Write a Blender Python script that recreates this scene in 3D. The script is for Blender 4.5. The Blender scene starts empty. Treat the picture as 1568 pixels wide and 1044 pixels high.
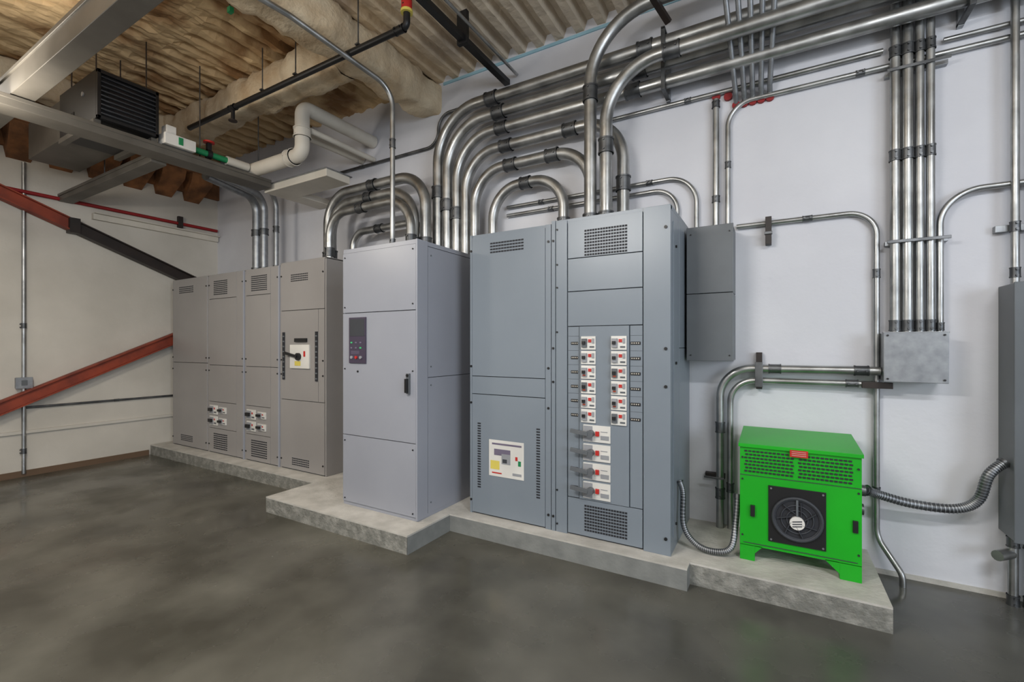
import bpy, math, random
from mathutils import Vector, noise, Quaternion
random.seed(4)
sc = bpy.context.scene
try:
    sc.view_settings.view_transform = 'Standard'
    sc.view_settings.look = 'None'
except Exception: pass

# ------------------------------------------------------------ materials
def lin(c):
    r=[]
    for v in c[:3]:
        v/=255.0
        r.append(v/12.92 if v<=0.04045 else ((v+0.055)/1.055)**2.4)
    return (r[0],r[1],r[2],1)
MATS={}
def mat(name, rgb, rough=0.5, metal=0.0, rgb2=None, scale=3.0, bump=0.0, bscale=60.0, rvar=0.0, emit=0.0, detail=5, lo=.35, hi=.65):
    m=bpy.data.materials.new(name); m.use_nodes=True
    nt=m.node_tree; b=nt.nodes['Principled BSDF']
    b.inputs['Base Color'].default_value=lin(rgb)
    b.inputs['Roughness'].default_value=rough
    b.inputs['Metallic'].default_value=metal
    tc=nt.nodes.new('ShaderNodeTexCoord')
    if rgb2 is None: rgb2=tuple(v*0.93 for v in rgb)
    n=nt.nodes.new('ShaderNodeTexNoise'); n.inputs['Scale'].default_value=scale; n.inputs['Detail'].default_value=detail
    nt.links.new(tc.outputs['Object'],n.inputs['Vector'])
    cr=nt.nodes.new('ShaderNodeValToRGB'); cr.name='ramp'
    cr.color_ramp.elements[0].position=lo; cr.color_ramp.elements[0].color=lin(rgb)
    cr.color_ramp.elements[1].position=hi; cr.color_ramp.elements[1].color=lin(rgb2)
    nt.links.new(n.outputs['Fac'],cr.inputs['Fac']); nt.links.new(cr.outputs['Color'],b.inputs['Base Color'])
    if rvar>0:
        n3=nt.nodes.new('ShaderNodeTexNoise'); n3.inputs['Scale'].default_value=scale*1.3; n3.inputs['Detail'].default_value=6
        nt.links.new(tc.outputs['Object'],n3.inputs['Vector'])
        mr=nt.nodes.new('ShaderNodeMapRange'); mr.inputs[1].default_value=.38; mr.inputs[2].default_value=.62
        mr.inputs[3].default_value=rough-rvar; mr.inputs[4].default_value=rough+rvar
        nt.links.new(n3.outputs['Fac'],mr.inputs[0]); nt.links.new(mr.outputs[0],b.inputs['Roughness'])
    if bump>0:
        n2=nt.nodes.new('ShaderNodeTexNoise'); n2.inputs['Scale'].default_value=bscale; n2.inputs['Detail'].default_value=4
        nt.links.new(tc.outputs['Object'],n2.inputs['Vector'])
        bp=nt.nodes.new('ShaderNodeBump'); bp.inputs['Strength'].default_value=bump; bp.inputs['Distance'].default_value=0.01
        nt.links.new(n2.outputs['Fac'],bp.inputs['Height']); nt.links.new(bp.outputs['Normal'],b.inputs['Normal'])
    if emit>0:
        b.inputs['Emission Color'].default_value=lin(rgb); b.inputs['Emission Strength'].default_value=emit
    MATS[name]=m; return name
def xblend(name,x0,x1,rgb,amount=1.0):
    """overspray / finish change along world X"""
    m=MATS[name]; nt=m.node_tree; b=nt.nodes['Principled BSDF']; cr=nt.nodes['ramp']
    g=nt.nodes.new('ShaderNodeNewGeometry'); s=nt.nodes.new('ShaderNodeSeparateXYZ'); nt.links.new(g.outputs['Position'],s.inputs[0])
    n=nt.nodes.new('ShaderNodeTexNoise'); n.inputs['Scale'].default_value=1.5; nt.links.new(g.outputs['Position'],n.inputs['Vector'])
    ad=nt.nodes.new('ShaderNodeMath'); ad.operation='MULTIPLY_ADD'; ad.inputs[1].default_value=1.6; nt.links.new(n.outputs['Fac'],ad.inputs[0]); nt.links.new(s.outputs[0],ad.inputs[2])
    mr=nt.nodes.new('ShaderNodeMapRange'); mr.inputs[1].default_value=x0+.8; mr.inputs[2].default_value=x1+.8; mr.inputs[4].default_value=amount
    nt.links.new(ad.outputs[0],mr.inputs[0])
    mx=nt.nodes.new('ShaderNodeMix'); mx.data_type='RGBA'; nt.links.new(mr.outputs[0],mx.inputs[0]); nt.links.new(cr.outputs['Color'],mx.inputs[6]); mx.inputs[7].default_value=lin(rgb)
    nt.links.new(mx.outputs[2],b.inputs['Base Color'])
mat('wall_paint',(212,213,218),.7,rgb2=(200,201,207),scale=1.1,bump=.3,bscale=14)
mat('wall_paint_warm',(204,199,189),.7,rgb2=(188,183,173),scale=1.3,bump=.25,bscale=16)
mat('floor_concrete',(64,62,54),.27,rgb2=(100,98,89),scale=1.4,bump=.05,bscale=6,rvar=.12,detail=11,lo=.38,hi=.66)
xblend('floor_concrete',-2.2,1.4,(74,76,76),.55)
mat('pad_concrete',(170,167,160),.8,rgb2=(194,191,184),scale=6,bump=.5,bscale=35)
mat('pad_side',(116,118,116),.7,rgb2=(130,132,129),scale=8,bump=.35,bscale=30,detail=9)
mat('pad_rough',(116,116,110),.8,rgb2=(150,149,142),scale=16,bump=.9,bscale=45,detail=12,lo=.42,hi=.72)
mat('deck',(206,178,136),.8,rgb2=(140,104,66),scale=2.1,bump=.9,bscale=18,detail=12,lo=.46,hi=.62)
xblend('deck',-3.9,-2.4,(194,183,166),.85)
mat('fireproofing',(212,197,170),.95,rgb2=(176,153,122),scale=2.8,bump=1.0,bscale=30,detail=9)
mat('brown_foam',(150,100,60),.9,rgb2=(96,64,40),scale=5,bump=.8,bscale=30)
mat('cab_blue',(125,134,143),.34,rgb2=(120,129,138),scale=1.2)
mat('cab_seam',(54,57,63),.6)
mat('cab_mid',(152,155,164),.34,rgb2=(146,149,158),scale=1.2)
mat('cab_warm',(150,147,145),.34,rgb2=(143,140,138),scale=1.2)
mat('cab_dark',(96,101,105),.4)
mat('black',(22,22,24),.45)
mat('slot',(34,36,42),.7)
mat('steel',(182,183,182),.39,metal=.95,rgb2=(148,149,148),scale=7,rvar=.07)
mat('steel_dark',(116,118,120),.45,metal=.9,rgb2=(86,88,90),scale=9)
mat('galv',(158,161,164),.45,metal=.8,rgb2=(138,141,145),scale=16)
mat('duct',(106,102,95),.5,metal=.35,rgb2=(90,86,79),scale=3)
mat('white_plastic',(222,220,214),.5)
mat('white_paint',(206,200,188),.55)
mat('grey_label',(150,152,156),.5)
mat('red',(190,40,34),.5)
mat('red_seal',(140,22,26),.6)
mat('rust',(146,60,34),.6,rgb2=(116,46,28),scale=6)
mat('dark_steel',(44,34,30),.5,rgb2=(30,24,22),scale=6)
mat('base_brown',(104,82,62),.7)
mat('green',(24,168,30),.36,rgb2=(20,156,27),scale=2)
mat('yellow',(222,204,96),.5)
mat('purple',(66,58,76),.45)
mat('purple_light',(112,104,124),.5)
mat('led_green',(60,180,110),.5,emit=.25)
mat('green_pvc',(30,130,80),.5)
mat('blue_tape',(150,190,205),.6)
mat('lamp_white',(255,250,240),.5,emit=9)
mat('grey_handle',(96,100,104),.45)
mat('fill_window_glow',(235,242,250),.3,emit=2.2)  # glowing pane of the added fill window

# ------------------------------------------------------------ mesh builder
class MB:
    def __init__(s,name): s.n=name; s.v=[]; s.f=[]; s.m=[]; s.sm=[]; s.mats=[]
    def mi(s,m):
        if m not in s.mats: s.mats.append(m)
        return s.mats.index(m)
    def add(s,vs,fs,m,smooth=False):
        o=len(s.v); k=s.mi(m); s.v+= [tuple(v) for v in vs]
        for f in fs: s.f.append([i+o for i in f]); s.m.append(k); s.sm.append(smooth)
    def box(s,x0,x1,y0,y1,z0,z1,m):
        x0,x1=min(x0,x1),max(x0,x1); y0,y1=min(y0,y1),max(y0,y1); z0,z1=min(z0,z1),max(z0,z1)
        s.add([(x0,y0,z0),(x1,y0,z0),(x1,y1,z0),(x0,y1,z0),(x0,y0,z1),(x1,y0,z1),(x1,y1,z1),(x0,y1,z1)],
              [(0,3,2,1),(4,5,6,7),(0,1,5,4),(1,2,6,5),(2,3,7,6),(3,0,4,7)],m)
    def beam(s,p0,p1,w,h,m,up=(0,0,1)):
        p0=Vector(p0);p1=Vector(p1); d=(p1-p0).normalized(); u=Vector(up)
        side=d.cross(u).normalized(); u=side.cross(d).normalized()
        vs=[]
        for p in (p0,p1):
            for a,b in ((-1,-1),(1,-1),(1,1),(-1,1)): vs.append(p+side*a*w/2+u*b*h/2)
        s.add(vs,[(0,1,2,3),(7,6,5,4),(0,4,5,1),(1,5,6,2),(2,6,7,3),(3,7,4,0)],m)
    def tube(s,pts,r,m,fil=0.1,seg=14,caps=True):
        P=[Vector(p) for p in pts]; path=[P[0]]
        for i in range(1,len(P)-1):
            a,b,c=P[i-1],P[i],P[i+1]; d1=(a-b); d2=(c-b); l1=d1.length; l2=d2.length; d1.normalize(); d2.normalize()
            ang=d1.angle(d2)
            if ang>3.1 or fil<=0: path.append(b); continue
            R=fil; t=R/math.tan(ang/2); mx=min(l1,l2)*.49 if len(P)>3 else min(l1,l2)*.98
            if t>mx: t=mx; R=t*math.tan(ang/2)
            bis=(d1+d2).normalized(); cen=b+bis*(R/math.sin(ang/2))
            s0=(b+d1*t)-cen; s1=(b+d2*t)-cen; tot=s0.angle(s1); n=max(4,int(tot/0.11))
            ax=s0.cross(s1).normalized()
            for k in range(n+1): path.append(cen+Quaternion(ax,tot*k/n)@s0)
        path.append(P[-1])
        q=[path[0]]
        for p in path[1:]:
            if (p-q[-1]).length>1e-5: q.append(p)
        path=q
        T=[]
        for i in range(len(path)):
            a=path[max(0,i-1)]; b=path[min(len(path)-1,i+1)]; T.append((b-a).normalized())
        t0=T[0]; up=Vector((0,0,1)) if abs(t0.z)<.9 else Vector((1,0,0))
        n0=t0.cross(up).normalized(); vs=[]; fs=[]
        for i,p in enumerate(path):
            if i>0:
                n0=(n0-T[i]*n0.dot(T[i])).normalized()
            b0=T[i].cross(n0)
            for k in range(seg):
                a=2*math.pi*k/seg; vs.append(p+n0*math.cos(a)*r+b0*math.sin(a)*r)
        for i in range(len(path)-1):
            for k in range(seg):
                k2=(k+1)%seg; fs.append((i*seg+k,i*seg+k2,(i+1)*seg+k2,(i+1)*seg+k))
        s.add(vs,fs,m,True)
        if caps:
            n=len(path)-1
            s.add(vs[:seg],[tuple(range(seg))[::-1]],m); s.add(vs[n*seg:],[tuple(range(seg))],m)
    def cyl(s,p0,p1,r,m,seg=16): s.tube([p0,p1],r,m,0,seg)
    def coup(s,p,axis,r,L=.09,m='steel_dark'):
        p=Vector(p); a=Vector({'x':(1,0,0),'y':(0,1,0),'z':(0,0,1)}[axis])
        s.cyl(p-a*L/2,p+a*L/2,r*1.16,m)
        s.cyl(p-a*L/2,p-a*L/2*.8,r*1.26,m); s.cyl(p+a*L/2*.8,p+a*L/2,r*1.26,m)
        for q in (-.3,.3):
            c=p+a*L*q+Vector((0,-r*1.1,0)); s.cyl(c,c+Vector((0,-.012,0)),.007,m,6)
    def disc(s,c,r,th,m,seg=24,ax='y'):
        c=Vector(c); a={'y':Vector((0,1,0)),'x':Vector((1,0,0)),'z':Vector((0,0,1))}[ax]
        s.cyl(c-a*th/2,c+a*th/2,r,m,seg)
    def done(s,bevel=0):
        me=bpy.data.meshes.new(s.n); me.from_pydata(s.v,[],s.f)
        for m in s.mats: me.materials.append(MATS[m])
        me.polygons.foreach_set('material_index',s.m); me.polygons.foreach_set('use_smooth',s.sm); me.update()
        o=bpy.data.objects.new(s.n,me); sc.collection.objects.link(o)
        if bevel>0:
            b=o.modifiers.new('bevel','BEVEL'); b.width=bevel; b.segments=2; b.limit_method='ANGLE'; b.angle_limit=math.radians(50)
        return o

WY=3.87; LX=-7.56; RX=5.0; BY=-5.0; CZ=4.35; PZ=.14; TZ=4.345
# ------------------------------------------------------------ shell
b=MB('floor'); b.box(LX-.2,RX+.2,BY,WY+.2,-.1,0,'floor_concrete'); b.done()
b=MB('wall_back'); b.box(LX-.2,RX+.2,WY,WY+.2,0,4.6,'wall_paint'); b.done()
b=MB('wall_left'); b.box(LX-.2,LX,BY,WY,0,4.6,'wall_paint_warm'); b.done()
b=MB('wall_right'); b.box(RX,RX+.2,BY,WY,0,4.6,'wall_paint'); b.done()
# corrugated deck with sprayed insulation partly filling the flutes
b=MB('ceiling')
per=.2; x=LX; prof=[]
while x<RX:
    prof+=[(x,0),(x+.038,0),(x+.075,0),(x+.105,.085),(x+.14,.085),(x+.17,.085)]; x+=per
prof.append((x,0))
NY=150; vs=[];fs=[]
for j in range(NY+1):
    y=BY+j*(WY-BY)/NY
    for (px,pz) in prof:
        f=0.
        if px<-2.6:
            k=min(1,(-2.6-px)/1.2); q=noise.noise(Vector((px*.9,y*.9,3.1)))+.5*noise.noise(Vector((px*3.1,y*3.1,7.7)))
            f=max(0,min(1,(q+.12)*3))*k
        z=CZ+pz*(1-.85*f)
        amp=.004+.022*(1 if px<-3.4 else .15)
        z+=amp*(noise.noise(Vector((px*7,y*7,0)))+.6*noise.noise(Vector((px*18,y*18,5))))
        vs.append((px+amp*.5*noise.noise(Vector((px*9,y*9,9))),y,max(z,CZ-.015)))
n=len(prof)
for j in range(NY):
    for i in range(n-1): fs.append((j*n+i,(j+1)*n+i,(j+1)*n+i+1,j*n+i+1))
b.add(vs,fs,'deck'); b.box(LX-.2,RX+.2,BY,WY+.2,CZ+.13,CZ+.2,'deck'); b.done()
b=MB('trim_1'); b.box(-3.08,4.9,WY-.012,WY,CZ-.04,CZ-.012,'blue_tape'); b.done()
b=MB('baseboard_left'); b.box(LX,LX+.02,BY,2.96,0,.07,'base_brown'); b.done()
b=MB('trim_2'); b.box(LX,LX+.03,BY,WY,.50,.535,'wall_paint_warm'); b.done()
b=MB('baseboard_back'); b.box(.56,4.9,WY-.012,WY,0,.03,'pad_concrete'); b.done()
b=MB('fill_window_1'); b.box(RX-.02,RX,-3.2,.4,1.0,3.2,'fill_window_glow')  # unseen window, added to light the right-facing cabinet sides
for y in (-3.2,-2.0,-.8,.4): b.box(RX-.06,RX,y-.04,y+.04,.96,3.24,'white_paint')
for z in (1.0,2.1,3.2): b.box(RX-.06,RX,-3.24,.44,z-.04,z+.04,'white_paint')
b.done()

def lumpy(name,p0,p1,w,h,m='fireproofing'):
    b=MB(name); p0=Vector(p0);p1=Vector(p1); d=(p1-p0); L=d.length; d.normalize()
    side=d.cross(Vector((0,0,1))).normalized(); up=Vector((0,0,1)); N=int(L/.045); S=26; vs=[];fs=[]
    for i in range(N+1):
        c=p0+d*L*i/N
        for k in range(S):
            a=2*math.pi*k/S; ca,sa=math.cos(a),math.sin(a)
            q=c+side*w/2*math.copysign(abs(ca)**.5,ca)+up*h/2*math.copysign(abs(sa)**.5,sa)
            nn=noise.noise(q*4)*.045+noise.noise(q*12)*.026+noise.noise(q*28)*.01
            v=q+(side*ca+up*sa)*nn; v.z=min(v.z,TZ+.003); vs.append(v)
    for i in range(N):
        for k in range(S):
            k2=(k+1)%S; fs.append((i*S+k,i*S+k2,(i+1)*S+k2,(i+1)*S+k))
    b.add(vs,fs,m,True); return b.done()
lumpy('ceiling_beam',(-3.28,BY,4.19),(-3.28,WY,4.19),.34,.36)
lumpy('ceiling_beam',(LX,2.85,4.18),(-3.4,2.85,4.18),.30,.34)
lumpy('ceiling_beam',(LX,.3,4.19),(-3.4,.3,4.19),.24,.34)
lumpy('ceiling_beam',(-6.6,BY,4.2),(-6.6,2.75,4.2),.2,.30)
b=MB('wall_corbels')
b.box(LX,LX+.05,BY,WY,3.78,4.33,'brown_foam')
y=-2.0
while y<WY-.3:
    z0=3.78
    b.add([(LX,y,z0-.12),(LX,y+.2,z0-.12),(LX+.3,y+.24,z0+.1),(LX+.3,y-.04,z0+.1),(LX,y-.06,4.0),(LX,y+.26,4.0),(LX+.34,y+.24,4.0),(LX+.34,y-.04,4.0)],
      [(0,1,2,3),(0,3,7,4),(1,5,6,2),(3,2,6,7),(4,7,6,5),(0,4,5,1)],'brown_foam'); y+=.36
b.box(LX,LX+.36,BY,WY,4.0,4.08,'brown_foam')
b.done()

# ------------------------------------------------------------ pads
b=MB('equipment_pad')
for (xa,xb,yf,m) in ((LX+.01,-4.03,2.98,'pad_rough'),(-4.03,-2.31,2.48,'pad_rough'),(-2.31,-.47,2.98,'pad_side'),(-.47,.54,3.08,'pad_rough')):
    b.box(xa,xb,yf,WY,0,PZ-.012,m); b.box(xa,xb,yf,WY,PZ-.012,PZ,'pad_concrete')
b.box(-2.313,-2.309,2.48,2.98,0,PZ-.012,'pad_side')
b.done()

# ------------------------------------------------------------ cabinet helpers
def grid(b,x0,x1,z0,z1,yf,nx,nz,m='slot',fx=.7,fz=.5):
    dx=(x1-x0)/nx; dz=(z1-z0)/nz
    for i in range(nx):
        for j in range(nz):
            b.box(x0+dx*i,x0+dx*(i+fx),yf-.003,yf+.004,z0+dz*j,z0+dz*(j+fz),m)
def panel(b,x0,x1,z0,z1,yf,m,t=.012,g=.003):
    b.box(x0+g,x1-g,yf-t,yf+.01,z0+g,z1-g,m)
def screw(b,x,yf,z,r=.009): b.disc((x,yf-.003,z),r,.008,'black',8)
def breaker(b,x0,x1,z0,z1,yf):
    w=x1-x0;h=z1-z0
    b.box(x0,x1,yf-.012,yf,z0,z1,'white_plastic')
    b.box(x0+w*.06,x0+w*.55,yf-.02,yf-.012,z0+h*.1,z0+h*.9,'grey_label')
    b.box(x0+w*.1,x0+w*.48,yf-.045,yf-.02,z0+h*.35,z0+h*.7,'black')
    b.box(x0+w*.6,x0+w*.72,yf-.016,yf-.012,z0+h*.55,z0+h*.75,'red')
    b.box(x0+w*.6,x0+w*.9,yf-.015,yf-.012,z0+h*.15,z0+h*.32,'grey_handle')

# ---- left row of four sections
YF=3.17; TOPZ=2.43
secs=[(-7.35,-6.40),(-6.40,-5.566),(-5.566,-4.866),(-4.866,-4.08)]
for i,(x0,x1) in enumerate(secs):
    b=MB('switchgear_cabinet'); m='cab_warm'; top=TOPZ if i<3 else 2.45
    b.box(x0+.004,x1-.004,YF+.004,WY-.03,PZ,top,'cab_seam')
    b.box(x0+.001,x0+.02,YF-.004,WY-.02,PZ,top,m); b.box(x1-.02,x1-.001,YF-.004,WY-.02,PZ,top,m)
    b.box(x0+.001,x1-.001,YF-.004,WY-.02,top-.012,top+.005,m)
    xa,xb=x0+.02,x1-.02; w=xb-xa
    if i==0:
        panel(b,xa,xb,PZ+.01,1.29,YF,m); panel(b,xa,xb,1.29,top,YF,m)
        grid(b,xa+.2*w,xa+.62*w,2.24,2.34,YF-.012,9,4,fx=.8); grid(b,xa+.25*w,xa+.6*w,.22,.31,YF-.012,9,4,fx=.8)
    elif i in(1,2):
        xs=xb-.16
        panel(b,xs,xb,PZ+.01,1.27,YF,m); panel(b,xs,xb,1.27,top,YF,m)
        panel(b,xa,xs,PZ+.01,.46,YF,m); panel(b,xa,xs,.46,.80,YF,m); panel(b,xa,xs,.80,1.27,YF,m); panel(b,xa,xs,1.27,2.12,YF,m); panel(b,xa,xs,2.12,top,YF,m)
        grid(b,xa+.12,xa+.44,2.17,2.36,YF-.012,8,8,fx=.82); grid(b,xa+.12,xa+.44,.2,.41,YF-.012,8,8,fx=.82)
        b.box(x1-.03,x1-.006,YF-.018,YF-.004,PZ,top,'cab_mid')
        for q in range(2):
            z=.50+q*.14
            breaker(b,xa+.04,xa+.22,z,z+.115,YF-.012); breaker(b,xa+.26,xa+.42,z+.02,z+.10,YF-.012)
    else:
        panel(b,xa,xb,PZ+.01,.917,YF,m); panel(b,xa,xb,1.91,top,YF,m)
        panel(b,xa,xb-.1,.917,1.91,YF,m); panel(b,xb-.1,xb,.917,1.91,YF,m)
        grid(b,xa+.18,xa+.48,2.23,2.32,YF-.012,10,4,fx=.8); grid(b,xa+.2,xa+.5,.2,.29,YF-.012,10,4,fx=.8)
        for xx in (xa+.04,xb-.14):
            b.box(xx,xx+.035,YF-.024,YF-.012,1.14,1.67,'slot')
            for q in range(9): b.box(xx-.002,xx+.037,YF-.026,YF-.022,1.16+q*.057,1.175+q*.057,'cab_dark')
        b.box(-4.66,-4.33,YF-.03,YF-.012,1.27,1.53,'white_plastic')
        b.box(-4.58,-4.38,YF-.034,YF-.012,1.56,1.60,'black')
        b.beam((-4.72,YF-.055,1.44),(-4.50,YF-.055,1.40),.02,.028,'black'); b.disc((-4.50,YF-.04,1.40),.04,.03,'black')
        b.box(-4.57,-4.47,YF-.034,YF-.03,1.30,1.35,'yellow'); b.box(-4.42,-4.39,YF-.034,YF-.03,1.40,1.46,'red')
    for z in (.25,1.2,1.36,2.3): 
        screw(b,x0+.03,YF-.012,z); screw(b,x1-.04,YF-.014,z)
    b.box(x0+.03,x0+.07,YF+.1,YF+.14,top,top+.025,m)
    b.done(bevel=.003)

# ---- front free standing cabinet
b=MB('power_distribution_cabinet'); m='cab_mid'; F=2.72; x0,x1=-3.27,-2.42; top=2.356
b.box(x0+.006,x1-.006,F+.006,3.80,PZ,top-.01,'cab_seam')
b.box(x0,x1,F-.006,3.81,top-.035,top,m)
b.box(x0,x1,F-.004,3.81,PZ,PZ+.03,m)
panel(b,x0,x1-.01,PZ+.03,.75,F,m,.014); panel(b,x0,x1-.01,.75,1.80,F,m,.014); panel(b,x0,x1-.01,1.80,top-.035,F,m,.014)
b.box(x1-.012,x1+.004,F-.014,F+.11,PZ+.01,top,m)
b.box(x1-.01,x1+.002,F+.116,3.80,PZ+.03,1.26,m); b.box(x1-.01,x1+.002,F+.116,3.80,1.265,top-.04,m)
b.box(x0-.002,x0+.01,F,3.80,PZ+.03,top-.04,m)
yf=F-.014
b.box(-3.178,-2.977,yf-.012,yf,1.37,1.76,'purple'); b.box(-3.165,-2.99,yf-.014,yf-.012,1.60,1.745,'cab_seam')
for q in range(3):
    for r in range(2): b.box(-3.155+q*.055,-3.135+q*.055,yf-.016,yf-.012,1.54-r*.045,1.552-r*.045,'led_green' if (q+r)%3==0 else 'purple_light')
for q in range(3): b.disc((-3.14+q*.055,yf-.015,1.42),.013,.016,'grey_label' if q!=1 else 'red',10)
for q in range(3): b.box(-3.15,-3.05,yf-.014,yf-.012,1.45+q*.01,1.454+q*.01,'purple_light')
b.box(-2.515,-2.485,yf-.02,yf,1.14,1.30,'grey_handle'); b.box(-2.51,-2.49,yf-.045,yf-.02,1.15,1.26,'black')
b.disc((-2.5,yf-.022,1.285),.012,.01,'black',10)
b.disc((-3.08,yf-.003,1.30),.009,.006,'black',8)
for z in (.2,.7,1.32,1.85,2.28): screw(b,x0+.03,yf,z,.006); screw(b,x1-.04,yf,z,.006)
for z in (.25,1.2,1.35,2.25):
    for y in (F+.15,3.7): b.disc((x1+.003,y,z),.007,.006,'cab_dark',8,'x')
b.done(bevel=.004)

# ---- main switchboard (two sections)
F=3.11; m='cab_blue'
b=MB('switchboard_cabinet'); x0,x1=-2.19,-1.452; top=2.43
b.box(x0+.005,x1-.003,F+.005,3.84,PZ,top-.01,'cab_seam')
b.box(x0,x0+.02,F-.012,3.85,PZ,top,m); b.box(x0,x1,F-.004,3.85,top-.03,top,m); b.box(x1-.045,x1,F-.012,F+.02,PZ,top,m)
xa,xb=x0+.02,x1-.045
panel(b,xa,xb,PZ+.01,1.124,F,m,.014); panel(b,xa,xb,1.124,1.27,F,m,.014); panel(b,xa,xb,1.27,top-.02,F,m,.014)
yf=F-.014
grid(b,-1.99,-1.68,2.265,2.36,yf,12,4,fx=.82)
for xx in (-2.10,-1.56):
    grid(b,xx-.012,xx+.018,.36,.90,yf,1,26,fx=1)
b.box(-2.0,-1.68,yf-.004,yf,.475,.765,'white_plastic'); b.box(-1.985,-1.90,yf-.005,yf-.004,.53,.60,'yellow')
b.box(-1.95,-1.80,yf-.006,yf-.004,.645,.695,'purple_light'); b.box(-1.88,-1.80,yf-.007,yf-.004,.58,.66,'grey_label'); b.box(-1.87,-1.83,yf-.008,yf-.004,.59,.62,'cab_seam')
b.box(-1.97,-1.70,yf-.006,yf-.004,.728,.742,'purple_light')
b.box(-1.755,-1.735,yf-.006,yf-.004,.62,.65,'red'); b.box(-1.73,-1.705,yf-.006,yf-.004,.58,.62,'green_pvc'); b.box(-1.78,-1.70,yf-.006,yf-.004,.50,.52,'grey_label')
b.box(-1.97,-1.88,yf-.006,yf-.004,.498,.508,'red')
for z in (.25,1.05,1.35,2.3): screw(b,x0+.012,yf+.004,z,.01); screw(b,x1-.02,yf+.004,z,.01)
b.box(x0-.02,x0,F+.02,F+.06,1.66,1.74,'black')
b.done(bevel=.003)

b=MB('switchboard_cabinet'); x0,x1=-1.446,-.59; top=2.45
b.box(x0+.005,x1-.005,F+.006,3.84,PZ,top-.01,'cab_seam')
b.box(x0,x1,F-.004,3.85,top-.03,top,m)
b.box(x0,x0+.03,F-.014,F+.03,PZ,top,m); b.box(x0+.035,-1.322,F-.012,F+.02,PZ,top-.01,m)
b.box(-.766,x1,F-.014,F+.03,PZ,top-.005,m)
b.box(x1-.014,x1,F+.034,3.40,PZ,top-.03,m); b.box(x1-.014,x1+.001,3.405,3.85,PZ,1.5,m); b.box(x1-.014,x1+.001,3.405,3.85,1.505,top-.03,m)
b.box(x1,x1+.006,F+.06,F+.09,PZ+.1,top-.1,m)
xa,xb=-1.318,-.770
panel(b,xa,xb,2.155,top-.02,F,m,.012); panel(b,xa,xb,1.914,2.155,F,m,.012); panel(b,xa,xb,1.66,1.914,F,m,.012)
panel(b,xa,xb,PZ+.01,.415,F,m,.012)
yf=F-.012
grid(b,-1.186,-.872,2.165,2.36,yf,16,9,fx=.78,fz=.6); grid(b,-1.186,-.872,.19,.385,yf,16,9,fx=.78,fz=.6)
panel(b,xa,-1.225,.415,1.66,F,m,.010); panel(b,-.86,xb,.415,1.66,F,m,.010); panel(b,-1.225,-.86,.415,1.66,F,m,.018,.002)
for r in range(6):
    z1=1.586-r*.104; z0=z1-.095
    for c,(p,q) in enumerate(((-1.206,-1.098),(-.985,-.877))):
        b.box(p,q,F-.03,F-.018,z0,z1,'white_plastic')
        b.box(p+.008,p+.046,F-.045,F-.03,z0+.016,z1-.016,'grey_label' if (r+c)%3 else 'grey_handle')
        b.box(p+.016,p+.038,F-.06,F-.045,z0+.038,z0+.06,'black')
        b.box(p+.056,p+.078,F-.036,F-.03,z0+.052,z0+.074,'red'); b.box(p+.065,p+.1,F-.033,F-.03,z0+.014,z0+.026,'grey_handle')
        b.box(p+.084,p+.1,F-.036,F-.03,z0+.045,z0+.08,'grey_label')
        if r in (2,3,4): b.box(p+.018,p+.04,F-.0465,F-.03,z0+.02,z0+.032,'rust')
    b.box(-1.290,-1.236,F-.014,F-.008,z0+.035,z0+.056,'black'); b.box(-.853,-.785,F-.014,F-.008,z0+.035,z0+.056,'black')
    for q in range(4):
        b.box(-1.284+q*.013,-1.277+q*.013,F-.0155,F-.013,z0+.042,z0+.05,'white_paint'); b.box(-.847+q*.015,-.839+q*.015,F-.0155,F-.013,z0+.042,z0+.05,'white_paint')
for r in range(6): 
    b.box(xa+.004,-1.23,F-.0112,F-.009,1.586-r*.104+.002,1.586-r*.104+.004,'cab_seam'); b.box(-.855,xb-.004,F-.0112,F-.009,1.586-r*.104+.002,1.586-r*.104+.004,'cab_seam')
for r in range(4):
    z1=.955-r*.135; z0=z1-.118
    b.box(-1.19,-.99,F-.028,F-.018,z0,z1,'white_plastic' ); b.box(-1.186,-1.12,F-.032,F-.028,z0+.006,z1-.006,'grey_label')
    b.beam((-1.27,F-.07,z0+.075),(-1.14,F-.07,z0+.06),.02,.026,'grey_handle'); b.disc((-1.13,F-.05,z0+.06),.026,.05,'grey_handle',14)
    b.box(-1.095,-1.07,F-.042,F-.028,z0+.045,z0+.078,'red'); b.box(-1.06,-1.0,F-.031,F-.028,z0+.02,z0+.05,'grey_label'); b.box(-1.06,-1.01,F-.031,F-.028,z0+.075,z0+.08,'grey_label')
    b.box(-1.290,-1.236,F-.014,F-.008,z0+.05,z0+.071,'black')
for z in (.2,.45,1.62,1.95,2.12,2.38): screw(b,-1.40,F-.012,z,.007)
for z in (.25,1.25,1.5,2.3): screw(b,x1-.03,F-.014,z,.011); screw(b,x0+.015,F-.014,z,.009)
for z in (.3,1.4,2.2): b.disc((x1+.004,F+.16,z),.01,.012,'black',8,'x')
b.done(bevel=.003)

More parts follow.
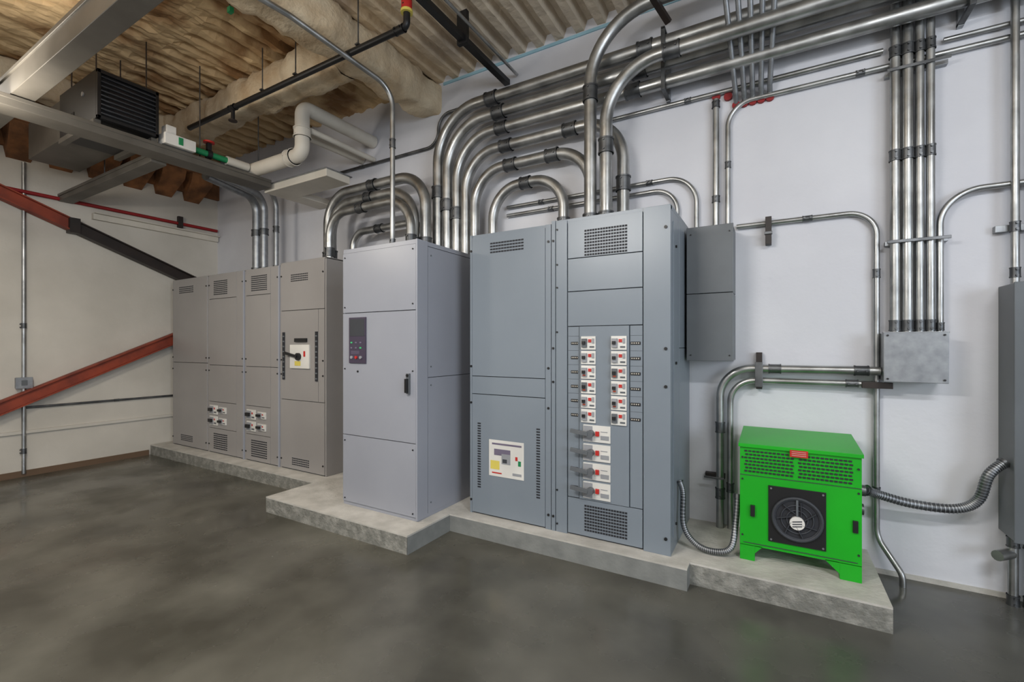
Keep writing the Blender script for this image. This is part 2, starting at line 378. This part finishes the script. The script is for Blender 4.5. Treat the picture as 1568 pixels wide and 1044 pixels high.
# ---- wall enclosure beside the switchboard
b=MB('wall_enclosure'); 
b.box(-.565,-.26,3.60,WY,1.413,1.90,'cab_dark'); b.box(-.565,-.26,3.60,WY,1.905,2.39,'cab_dark')
b.box(-.57,-.255,3.592,3.605,1.408,1.90,'cab_dark'); b.box(-.57,-.255,3.592,3.605,1.904,2.395,'cab_dark')
for z in (1.45,2.34): screw(b,-.28,3.592,z,.005); screw(b,-.54,3.592,z,.005)
b.done(bevel=.003)
b=MB('junction_box'); b.box(.605,.905,3.70,WY,1.295,1.60,'galv'); b.box(.600,.910,3.690,3.70,1.29,1.605,'galv')
b.box(.596,.914,3.69,3.72,1.598,1.607,'galv')
for x in(.62,.89):
    for z in(1.31,1.585): screw(b,x,3.69,z,.006)
b.done(bevel=.003)
b=MB('electrical_panel'); b.box(1.175,1.82,3.65,WY,.41,1.876,'cab_dark'); b.box(1.17,1.825,3.64,3.652,.405,1.88,'cab_dark')
b.box(1.215,1.78,3.632,3.642,.46,1.83,'cab_dark'); b.box(1.74,1.76,3.61,3.632,1.1,1.2,'black')
b.done(bevel=.004)

# ------------------------------------------------------------ conduits
def run(pts,r,fil=.1,coups=(),m='steel',name='electrical_conduit',L=.09,cm='steel_dark'):
    b=MB(name); b.tube(pts,r,m,fil,20 if r>.03 else 12)
    for (p,a) in coups: b.coup(p,a,r,L,cm)
    return b.done()
P=3.70
run([(-3.02,P,2.36),(-3.02,P,3.90),(4.95,P,3.90)],.055,.5,[((-3.02,P,3.1),'z'),((-2.36,P,3.90),'x'),((-.9,P,3.90),'x'),((1.0,P,3.9),'x')],L=.12)
run([(-2.90,P,2.36),(-2.90,P,3.745),(4.95,P,3.745)],.055,.46,[((-2.90,P,2.95),'z'),((-2.28,P,3.745),'x'),((-.95,P,3.745),'x')],L=.12)
run([(-2.78,P,2.36),(-2.78,P,3.59),(4.95,P,3.59)],.05,.42,[((-2.78,P,2.85),'z'),((-2.25,P,3.59),'x'),((-1.0,P,3.59),'x')],L=.12)
run([(-2.67,P,2.36),(-2.67,P,3.41),(-1.08,P,3.41),(-1.08,P,2.44)],.05,.36,[((-2.2,P,3.41),'x'),((-1.55,P,3.41),'x'),((-1.08,P,2.85),'z')],L=.12)
run([(-2.56,P,2.36),(-2.56,P,3.22),(-1.36,P,3.22),(-1.36,P,2.44)],.05,.33,[((-2.15,P,3.22),'x'),((-1.72,P,3.22),'x')],L=.12)
run([(-2.36,3.72,.16),(-2.36,3.72,3.03),(-1.62,3.72,3.03),(-1.62,3.72,2.44)],.048,.3,[((-2.0,3.72,3.03),'x'),((-1.62,3.72,2.6),'z')],L=.1)
run([(-1.29,3.5,2.44),(-1.29,3.5,4.12),(4.95,3.5,4.12)],.05,.5,[((-1.29,3.5,3.55),'z'),((-1.29,3.5,2.52),'z')],L=.12)
run([(-1.16,3.5,2.44),(-1.16,3.5,3.70),(4.95,3.5,3.70)],.05,.42,[((-1.16,3.5,3.1),'z'),((-.66,3.5,3.70),'x'),((-1.16,3.5,2.52),'z')],L=.12)
for (xa_,xb_,z,r,y) in ((-4.54,-3.06,3.27,.055,3.55),(-4.42,-3.17,3.12,.055,3.50),(-4.30,-3.10,2.98,.045,3.38),(-4.22,-3.14,2.82,.04,3.64)):
    run([(xa_,y,2.46),(xa_,y,z),(xb_,y,z),(xb_,y,2.36)],r,.34,[((-3.8,y,z),'x'),((xa_,y,2.56),'z'),((xb_,y,2.56),'z')],L=.1)
run([(-2.27,3.84,2.87),(-.535,3.84,2.87),(-.535,3.84,2.39)],.018,.22,[((-1.9,3.84,2.87),'x'),((-.9,3.84,2.87),'x')],L=.05)
run([(-2.27,3.84,2.79),(-.68,3.84,2.79),(-.68,3.84,2.45)],.018,.18,[((-1.8,3.84,2.79),'x')],L=.05)
run([(-5.6,3.84,3.67),(-3.13,3.84,3.67),(-3.13,3.84,3.99),(-1.5,3.84,3.99)],.016,.2,[((-4.3,3.84,3.67),'x')],L=.05,m='steel_dark')
run([(-1.95,3.84,3.47),(.62,3.84,3.47)],.018,.1,[((-.6,3.84,3.47),'x')],L=.05)
run([(-.31,3.84,2.395),(-.31,3.84,3.36),(4.9,3.84,3.36)],.018,.17,[((.5,3.84,3.36),'x'),((-.31,3.84,2.9),'z')],L=.05)
run([(-.394,3.835,2.395),(-.394,3.835,3.42)],.024,.1,[((-.394,3.835,3.38),'z'),((-.394,3.835,2.65),'z')],L=.05)
run([(.92,3.84,3.44),(4.9,3.84,3.44)],.016,.1)
run([(-.25,3.84,2.42),(.587,3.84,2.42),(.587,3.84,.25),(.70,3.72,.07),(.70,3.72,.0)],.018,.16,[((.2,3.84,2.42),'x'),((.587,3.84,2.0),'z'),((.587,3.84,.55),'z')],L=.06)
for x,r in ((.676,.027),(.738,.029),(.798,.022),(.850,.022)):
    run([(x,3.80,1.608),(x,3.80,TZ)],r,.1,[((x,3.80,1.65),'z'),((x,3.80,3.42),'z'),((x,3.80,2.75),'z')],L=.07)
run([(.899,3.82,1.608),(.899,3.82,2.48),(4.9,3.82,2.48)],.018,.2,[((.899,3.82,1.64),'z'),((1.3,3.82,2.48),'x')],L=.05)
run([(.60,3.79,1.353),(-.36,3.79,1.353),(-.36,3.79,.14)],.028,.22,[((.5,3.79,1.353),'x'),((-.36,3.79,.9),'z'),((-.36,3.79,.4),'z'),((0,3.79,1.353),'x')],L=.08)
run([(.575,3.80,1.265),(-.29,3.80,1.265),(-.29,3.80,.14)],.022,.17,[((.45,3.80,1.265),'x'),((-.29,3.80,.45),'z')],L=.07)
for x in (1.225,1.31): run([(x,3.80,1.88),(x,3.80,TZ)],.02,.1,[((x,3.8,2.22),'z'),((x,3.8,1.95),'z')],L=.06)
for x in (1.21,1.28,1.37,1.5): run([(x,3.78,.405),(x,3.78,.0)],.024,.1,[((x,3.78,.37),'z'),((x,3.78,.03),'z')],L=.06)
run([(1.20,3.78,.30),(1.12,3.70,.30)],.03,.05,name='conduit_fitting')
for i in range(5):
    xb_=-.255+i*.056; xt=-.30+i*.078
    run([(xb_,3.868,3.36),(xb_,3.80,3.42),(xt,3.36,4.0),(xt,3.30,TZ)],.018,.08,m='galv')
b=MB('fire_seal')
for i in range(5):
    b.disc((-.255+i*.056,3.862,3.35),.028,.03,'red_seal',12)
b.done()
b=MB('fire_seal'); b.disc((-.394,3.86,3.45),.03,.03,'red_seal',12); b.disc((-.31,3.86,3.43),.03,.03,'red_seal',12); b.done()
def flex(pts,r,name='flexible_conduit'):
    P=[Vector(p) for p in pts]; out=[]
    for i in range(len(P)-1):
        p0=P[max(0,i-1)];p1=P[i];p2=P[i+1];p3=P[min(len(P)-1,i+2)]
        for k in range(10):
            t=k/10; out.append(.5*((2*p1)+(-p0+p2)*t+(2*p0-5*p1+4*p2-p3)*t*t+(-p0+3*p1-3*p2+p3)*t**3))
    out.append(P[-1]); b=MB(name); b.tube(out,r,'steel_dark',0)
    for i in range(0,len(out)-1):
        a,c=out[i],out[i+1]; L=(c-a).length; n=max(1,int(L/.012))
        for k in range(n):
            q=a.lerp(c,k/n); d=(c-a).normalized(); b.tube([q-d*.0025,q+d*.0025],r*1.1,'galv',0,10)
    b.tube([out[0],out[2]],r*1.35,'steel_dark',0); b.tube([out[-3],out[-1]],r*1.35,'steel_dark',0)
    return b.done()
flex([(.505,3.64,.60),(.58,3.68,.57),(.75,3.72,.53),(.95,3.74,.53),(1.05,3.74,.60),(1.09,3.72,.76),(1.165,3.74,.84)],.026)
flex([(-.575,3.33,.58),(-.55,3.32,.5),(-.54,3.28,.3),(-.47,3.26,.20),(-.36,3.25,.17),(-.25,3.28,.20),(-.225,3.36,.34),(-.215,3.42,.52)],.018)
b=MB('strut_channel')
b.box(.63,.94,3.83,WY,2.175,2.205,'galv'); b.box(.63,.94,3.765,3.772,2.18,2.20,'steel_dark'); b.done(.002)
b=MB('strut_channel')
b.box(.63,.94,3.83,WY,3.285,3.315,'galv'); b.box(.63,.94,3.765,3.772,3.29,3.31,'steel_dark')
b.done(.002)
b=MB('strut_channel'); b.box(-.06,-.02,3.80,WY,2.26,2.46,'dark_steel'); b.box(-.065,-.015,3.79,3.82,2.33,2.35,'steel_dark'); b.done(.002)
b=MB('strut_channel'); b.box(-.12,-.08,3.82,WY,1.20,1.47,'dark_steel'); b.box(-.125,-.075,3.755,3.77,1.22,1.40,'steel_dark'); b.done(.002)
b=MB('strut_channel'); b.box(-.47,-.33,3.825,WY,.5,.535,'dark_steel'); b.box(-.47,-.33,3.755,3.765,.51,.525,'steel_dark'); b.done(.002)
b=MB('strut_channel'); b.box(.5,.66,3.76,3.80,1.24,1.28,'dark_steel'); b.done(.002)
b=MB('strut_channel'); b.box(1.15,1.45,3.83,WY,2.20,2.24,'galv'); b.done(.002)
for x in (-.75,1.0,2.2):
    b=MB('pipe_hanger'); b.box(x-.015,x+.015,3.83,WY,3.5,3.98,'galv'); b.box(x-.015,x+.015,3.63,3.642,3.52,3.98,'steel_dark')
    b.box(x-.015,x+.015,3.63,WY,3.97,3.99,'steel_dark'); b.box(x-.015,x+.015,3.63,WY,3.505,3.525,'steel_dark'); b.done(.002)
b=MB('pipe_hanger'); b.beam((-.95,3.1,4.33),(-.70,3.60,3.98),.045,.03,'dark_steel'); b.done()
b=MB('pipe_hanger'); b.box(-.35,.06,3.26,3.32,4.02,4.05,'galv'); 
for x in(-.33,.04): b.cyl((x,3.29,4.03),(x,3.29,4.335),.008,'galv')
b.done()

# ------------------------------------------------------------ transformer
b=MB('green_transformer'); x0,x1,y0,y1=-.196,.438,3.30,3.76; g='green'
b.box(x0+.012,x1-.012,y0+.012,y1,.235,.885,g)
b.box(x0,x1,y0,y0+.014,.235,.69,g)
b.box(x0,x1,y0+.004,y0+.014,.69,.875,g)
for r in range(7):
    for c in range(26):
        if c%13==12: continue
        xx=x0+.026+c*.0227+(.005 if r%2 else 0); b.box(xx,xx+.017,y0-.0005,y0+.006,.708+r*.0215,.718+r*.0215,'slot')
b.add([(x0-.008,y0-.012,.868),(x1+.008,y0-.012,.868),(x1+.008,y1+.006,.868),(x0-.008,y1+.006,.868),(x0-.008,y0-.012,.89),(x1+.008,y0-.012,.89),(x1+.004,y1,.93),(x0-.004,y1,.93)],
      [(0,3,2,1),(4,5,6,7),(0,1,5,4),(1,2,6,5),(2,3,7,6),(3,0,4,7)],g)
for (xa_,xb_) in ((x0,x0+.085),(x1-.105,x1)):
    for (ya,yb) in ((y0,y0+.06),(y1-.06,y1)):
        b.box(xa_,xb_,ya,yb,.14,.24,g)
b.add([(x0+.085,y0,.24),(x0+.085,y0,.19),(x0+.13,y0,.24),(x0+.085,y0+.014,.24),(x0+.085,y0+.014,.19),(x0+.13,y0+.014,.24)],[(0,1,2),(3,5,4),(0,3,4,1),(1,4,5,2)],g)
b.add([(x1-.105,y0,.24),(x1-.105,y0,.17),(x1-.18,y0,.24),(x1-.105,y0+.014,.24),(x1-.105,y0+.014,.17),(x1-.18,y0+.014,.24)],[(0,2,1),(3,4,5),(0,1,4,3),(1,2,5,4)],g)
b.box(x0+.02,x1-.02,y0-.004,y0,.252,.256,'cab_seam'); b.box(x0,x1,y0-.003,y0,.686,.690,'cab_seam')
fx0,fx1,fz0,fz1=-.035,.266,.290,.640; cx,cz=(fx0+fx1)/2+.003,(fz0+fz1)/2-.01
b.box(fx0,fx1,y0-.008,y0,fz0,fz1,'black')
for R in (.128,.118,.085,.055):
    pts=[(cx+R*math.cos(a*math.pi/18),y0-.016,cz+R*math.sin(a*math.pi/18)) for a in range(37)]
    b.tube(pts,.004 if R!=.128 else .010,'cab_seam',0,8,False)
b.disc((cx,y0-.01,cz),.115,.006,'slot',32)
for k in range(7):
    a=k*2*math.pi/7; b.beam((cx+.035*math.cos(a),y0-.014,cz+.035*math.sin(a)),(cx+.11*math.cos(a+.5),y0-.014,cz+.11*math.sin(a+.5)),.004,.03,'cab_seam',up=(0,1,0))
b.disc((cx,y0-.02,cz-.02),.04,.018,'white_plastic',20)
for q in (-.015,0,.015): b.beam((cx-.025,y0-.031,cz-.028+q),(cx+.025,y0-.031,cz-.018+q),.002,.006,'cab_seam')
b.beam((cx,y0-.018,cz+.12),(cx,y0-.018,cz+.02),.012,.01,'cab_dark',up=(0,1,0))
b.box(-.135,-.11,y0-.02,y0,.43,.50,'black'); b.box(.395,.42,y0-.012,y0,.43,.50,'black')
b.box(.08,.175,y0-.016,y0-.010,.835,.878,'red')
for q in range(3): b.box(.09,.165,y0-.018,y0-.015,.845+q*.011,.8475+q*.011,'white_paint')
for x in (fx0+.015,fx1-.015):
    for z in (fz0+.015,fz1-.015): b.disc((x,y0-.01,z),.006,.008,'galv',8)
for x in (x0+.015,x1-.015):
    for z in (.30,.66,.80): b.disc((x,y0-.001,z),.006,.008,'slot',8)
b.cyl((x1-.01,3.62,.60),(x1+.06,3.62,.60),.035,'steel_dark'); b.cyl((x1-.01,3.62,.48),(x1+.05,3.62,.48),.035,'steel_dark')
b.done(.002)

# ------------------------------------------------------------ left wall braces & conduits
def brace(y0,z0,y1,z1,m1,name='steel_brace'):
    b=MB(name); X=LX+.09; p=Vector((X,y0,z0)); q=Vector((X,y1,z1)); d=(q-p).normalized(); nrm=Vector((0,-d.z,d.y))
    def seg(a,c,m):
        b.beam(a,c,.03,.13,m); 
        for s in (-1,1): b.beam(a+nrm*s*.065,c+nrm*s*.065,.11,.014,m)
    if m1=='mix':
        t=(2.15-y0)/(y1-y0); mid=p.lerp(q,t); seg(p,mid,'rust'); seg(mid,q,'dark_steel')
        b.box(X-.06,X+.062,2.10,2.2,mid.z-.09,mid.z+.09,'dark_steel')
    else: seg(p,q,'rust')
    return b.done()
brace(.35,3.70,3.80,2.34,'mix'); brace(-.0,.10,3.80,1.89,'rust')
run([(LX+.03,1.737,.04),(LX+.03,1.737,3.64)],.02,.1,[((LX+.03,1.737,1.75),'z'),((LX+.03,1.737,.3),'z')],L=.06)
b=MB('outlet_box'); b.box(LX,LX+.06,1.67,1.80,1.03,1.15,'galv'); b.box(LX+.06,LX+.064,1.665,1.805,1.025,1.155,'galv'); b.box(LX+.064,LX+.068,1.71,1.76,1.06,1.12,'cab_dark'); b.done(.003)
run([(LX+.02,1.76,.80),(LX+.02,3.85,.80)],.014,.1,[((LX+.02,2.6,.80),'y')],L=.05,m='steel_dark')
run([(LX+.04,-.5,3.30),(LX+.04,3.84,3.30)],.022,.1,m='red_seal',name='sprinkler_pipe')
b=MB('wall_tray'); b.box(LX,LX+.06,2.35,3.85,3.13,3.2,'white_paint'); b.box(LX,LX+.12,2.35,3.85,3.20,3.21,'white_paint'); b.box(LX+.02,LX+.07,3.3,3.36,3.24,3.4,'dark_steel'); b.done()

# ------------------------------------------------------------ overhead left
def chan(name,p0,p1,w,h,m='duct'):
    b=MB(name); b.beam(p0,p1,w,h,m); d=(Vector(p1)-Vector(p0)).normalized(); s=d.cross(Vector((0,0,1))).normalized()
    for q in (-1,1): b.beam(Vector(p0)+s*q*(w/2)+Vector((0,0,h/2)),Vector(p1)+s*q*(w/2)+Vector((0,0,h/2)),.02,.03,m)
    return b.done(.003)
chan('support_channel',(-5.02,-1.5,3.33),(-5.02,3.08,3.33),.22,.07)
chan('support_channel',(-5.15,2.1,3.31),(LX+.02,2.1,3.31),.13,.07)
chan('support_channel',(-6.9,1.13,3.47),(-1.6,1.13,3.47),.13,.16)
b=MB('flat_duct'); b.box(-5.1,-4.02,3.12,3.42,3.28,3.36,'white_paint'); b.box(-5.1,-4.85,3.42,3.86,3.28,3.35,'white_paint'); b.box(-5.12,-4.0,3.10,3.44,3.355,3.365,'galv'); b.done(.004)
run([(-5.25,2.16,3.37),(LX+.1,2.16,3.37)],.024,.05,m='rust',name='sprinkler_pipe')
b=MB('hanging_unit_heater'); 
b.box(-5.75,-4.93,1.56,2.0,3.43,3.84,'black'); b.box(-6.7,-5.75,1.58,1.98,3.45,3.82,'duct')
b.box(-4.93,-4.90,1.56,1.585,3.43,3.84,'black'); b.box(-4.93,-4.90,1.975,2.0,3.43,3.84,'black'); b.box(-4.93,-4.90,1.56,2.0,3.43,3.455,'black'); b.box(-4.93,-4.90,1.56,2.0,3.81,3.84,'black')
for k in range(9): b.beam((-4.905,1.585,3.475+k*.038),(-4.905,1.975,3.475+k*.038),.03,.006,'cab_seam')
b.disc((-5.2,1.556,3.7),.02,.01,'grey_label',12); b.box(-5.6,-5.4,1.556,1.56,3.5,3.6,'slot')
b.disc((-4.93,1.78,3.64),.14,.01,'dark_steel',24,'x')
for x in (-5.6,-5.05): 
    for y in (1.6,1.96): b.cyl((x,y,3.84),(x,y,4.335),.006,'dark_steel',6)
b.box(-5.75,-4.95,1.55,1.6,3.385,3.43,'duct'); b.box(-5.75,-4.95,1.96,2.01,3.385,3.43,'duct')
b.done(.003)
b=MB('condensate_pump'); b.box(-5.02,-4.88,2.04,2.30,3.40,3.50,'white_plastic'); b.box(-5.0,-4.9,2.06,2.14,3.50,3.58,'white_plastic'); b.box(-4.9,-4.876,2.15,2.19,3.42,3.49,'green_pvc')
b.cyl((-4.95,2.30,3.45),(-4.95,2.62,3.45),.03,'green_pvc'); b.disc((-4.95,2.45,3.45),.045,.04,'black',16,'y'); b.box(-4.97,-4.93,2.43,2.47,3.45,3.56,'black'); b.disc((-4.95,2.45,3.57),.05,.015,'red',16,'z')
b.done(.003)
run([(-4.95,2.62,3.45),(-4.95,2.84,3.45)],.045,.05,m='white_paint',name='vent_pipe')
run([(-5.0,2.92,3.45),(-4.13,2.92,3.45),(-4.13,2.92,3.93),(-4.13,3.86,3.93)],.07,.09,[((-4.3,2.92,3.45),'x'),((-4.13,2.92,3.66),'z')],m='white_paint',name='vent_pipe',cm='white_paint')
run([(-4.32,3.0,3.76),(-4.32,3.86,3.76)],.05,.05,m='white_paint',name='vent_pipe')
run([(-4.12,3.0,3.72),(-4.12,3.86,3.72)],.03,.05,m='white_paint',name='vent_pipe')
for x,r in ((-5.92,.055),(-5.76,.045),(-5.50,.03)):
    run([(x,3.52,2.44),(x,3.52,3.46),(x+.3,2.75,3.46)],r,.2,[((x,3.52,2.5),'z'),((x,3.52,3.0),'z')],L=.08,m='galv')
run([(-2.92,2.95,2.36),(-2.92,2.95,3.78),(-3.12,2.1,3.97),(-3.3,.5,3.97)],.022,.2,[((-2.92,2.95,2.42),'z'),((-2.92,2.95,3.3),'z')],L=.08)
run([(-5.55,2.55,3.90),(-2.38,2.55,3.90),(-2.38,2.55,4.2),(-2.38,1.0,4.2)],.026,.04,[((-4.7,2.55,3.90),'x'),((-2.45,2.55,3.9),'x'),((-2.38,2.55,4.08),'z')],m='black',name='sprinkler_pipe',cm='black')
b=MB('sprinkler_valve'); b.cyl((-2.38,2.55,4.02),(-2.38,2.55,4.13),.04,'red'); b.cyl((-2.38,2.55,4.0),(-2.38,2.55,4.02),.045,'yellow'); b.done()
b=MB('sprinkler_head'); b.cyl((-4.7,2.55,3.88),(-4.7,2.55,3.78),.018,'black'); b.disc((-4.7,2.55,3.77),.04,.01,'dark_steel',12,'z'); b.done()
b=MB('support_channel'); b.box(-2.31,-2.25,2.0,WY-.01,4.08,4.13,'black'); b.box(-2.33,-2.23,3.1,3.14,4.06,4.335,'black'); b.done(.003)
run([(-2.16,1.6,4.14),(-2.16,3.84,4.14)],.014,.05)
for (x,y) in ((-4.2,2.55),(-3.7,2.55),(-5.02,2.4),(-5.02,3.0),(-6.4,2.1),(-2.9,2.55)):
    b=MB('hanger_rod'); z=3.93 if y==2.55 else 3.37; b.cyl((x,y,z),(x,y,4.335),.006,'steel_dark',6); b.box(x-.018,x+.018,y-.02,y+.02,z,z+.012,'steel_dark'); b.done()
b=MB('exit_light'); b.box(-3.62,-3.58,1.92,1.95,4.06,4.10,'green_pvc'); b.cyl((-3.60,1.93,4.10),(-3.60,1.93,4.335),.005,'black',6); b.done()

# ------------------------------------------------------------ lamps
def fixture(name,x,y,z,lx,ly,pw,col,rot=(0,0,0),upw=0):
    b=MB(name); b.box(x-lx/2,x+lx/2,y-ly/2,y+ly/2,z,z+.06,'white_paint'); b.box(x-lx/2+.02,x+lx/2-.02,y-ly/2+.02,y+ly/2-.02,z-.012,z,'lamp_white')
    for q in (-.4,.4): b.cyl((x+lx*q,y,z+.06),(x+lx*q,y,4.335),.006,'steel_dark',6)
    b.done()
    L=bpy.data.lights.new(name+'_light','AREA'); L.shape='RECTANGLE'; L.size=lx; L.size_y=ly; L.energy=pw; L.color=col
    o=bpy.data.objects.new(name+'_light',L); sc.collection.objects.link(o); o.location=(x,y,z-.03); o.rotation_euler=rot
    if upw:
        L=bpy.data.lights.new(name+'_uplight','AREA'); L.shape='RECTANGLE'; L.size=lx; L.size_y=ly; L.energy=upw; L.color=col
        o=bpy.data.objects.new(name+'_uplight',L); sc.collection.objects.link(o); o.location=(x,y,z+.08); o.rotation_euler=(math.pi,0,0)  # upward fill, added to brighten the ceiling
fixture('strip_light',-6.3,.62,3.95,.3,.4,4,(1,.9,.76))
fixture('strip_light',1.5,.55,3.5,1.4,.25,82,(.93,.96,1),(math.radians(36),0,0),24)  # unseen fixture, added to light the back wall on the right
fixture('strip_light',-1.9,-.1,3.2,1.4,.25,118,(1,.975,.94),(math.radians(38),0,0),76)  # unseen fixture, added to light wall and equipment from near the camera
fixture('strip_light',-4.7,.72,3.0,.5,.3,48,(1,.92,.80),(math.radians(35),0,math.radians(20)),32)
def area(name,loc,rot,sx,sy,e,c):
    L=bpy.data.lights.new(name,'AREA'); L.shape='RECTANGLE'; L.size=sx; L.size_y=sy; L.energy=e; L.color=c
    o=bpy.data.objects.new(name,L); sc.collection.objects.link(o); o.location=loc; o.rotation_euler=rot
area('fill_window_light',(RX-.08,-1.4,2.1),(0,math.radians(90),0),2.1,3.5,170,(.78,.88,1))  # cool side fill, placed at the added window
w=bpy.data.worlds.new('World'); sc.world=w; w.use_nodes=True
w.node_tree.nodes['Background'].inputs[0].default_value=(1,.98,.95,1); w.node_tree.nodes['Background'].inputs[1].default_value=.7

cam=bpy.data.cameras.new('camera'); co=bpy.data.objects.new('camera',cam); sc.collection.objects.link(co)
co.location=(0,0,1.52); co.rotation_euler=(math.radians(90),0,math.radians(30)); cam.lens=16; cam.sensor_width=36; cam.shift_y=.0045; cam.clip_start=.05
sc.camera=co
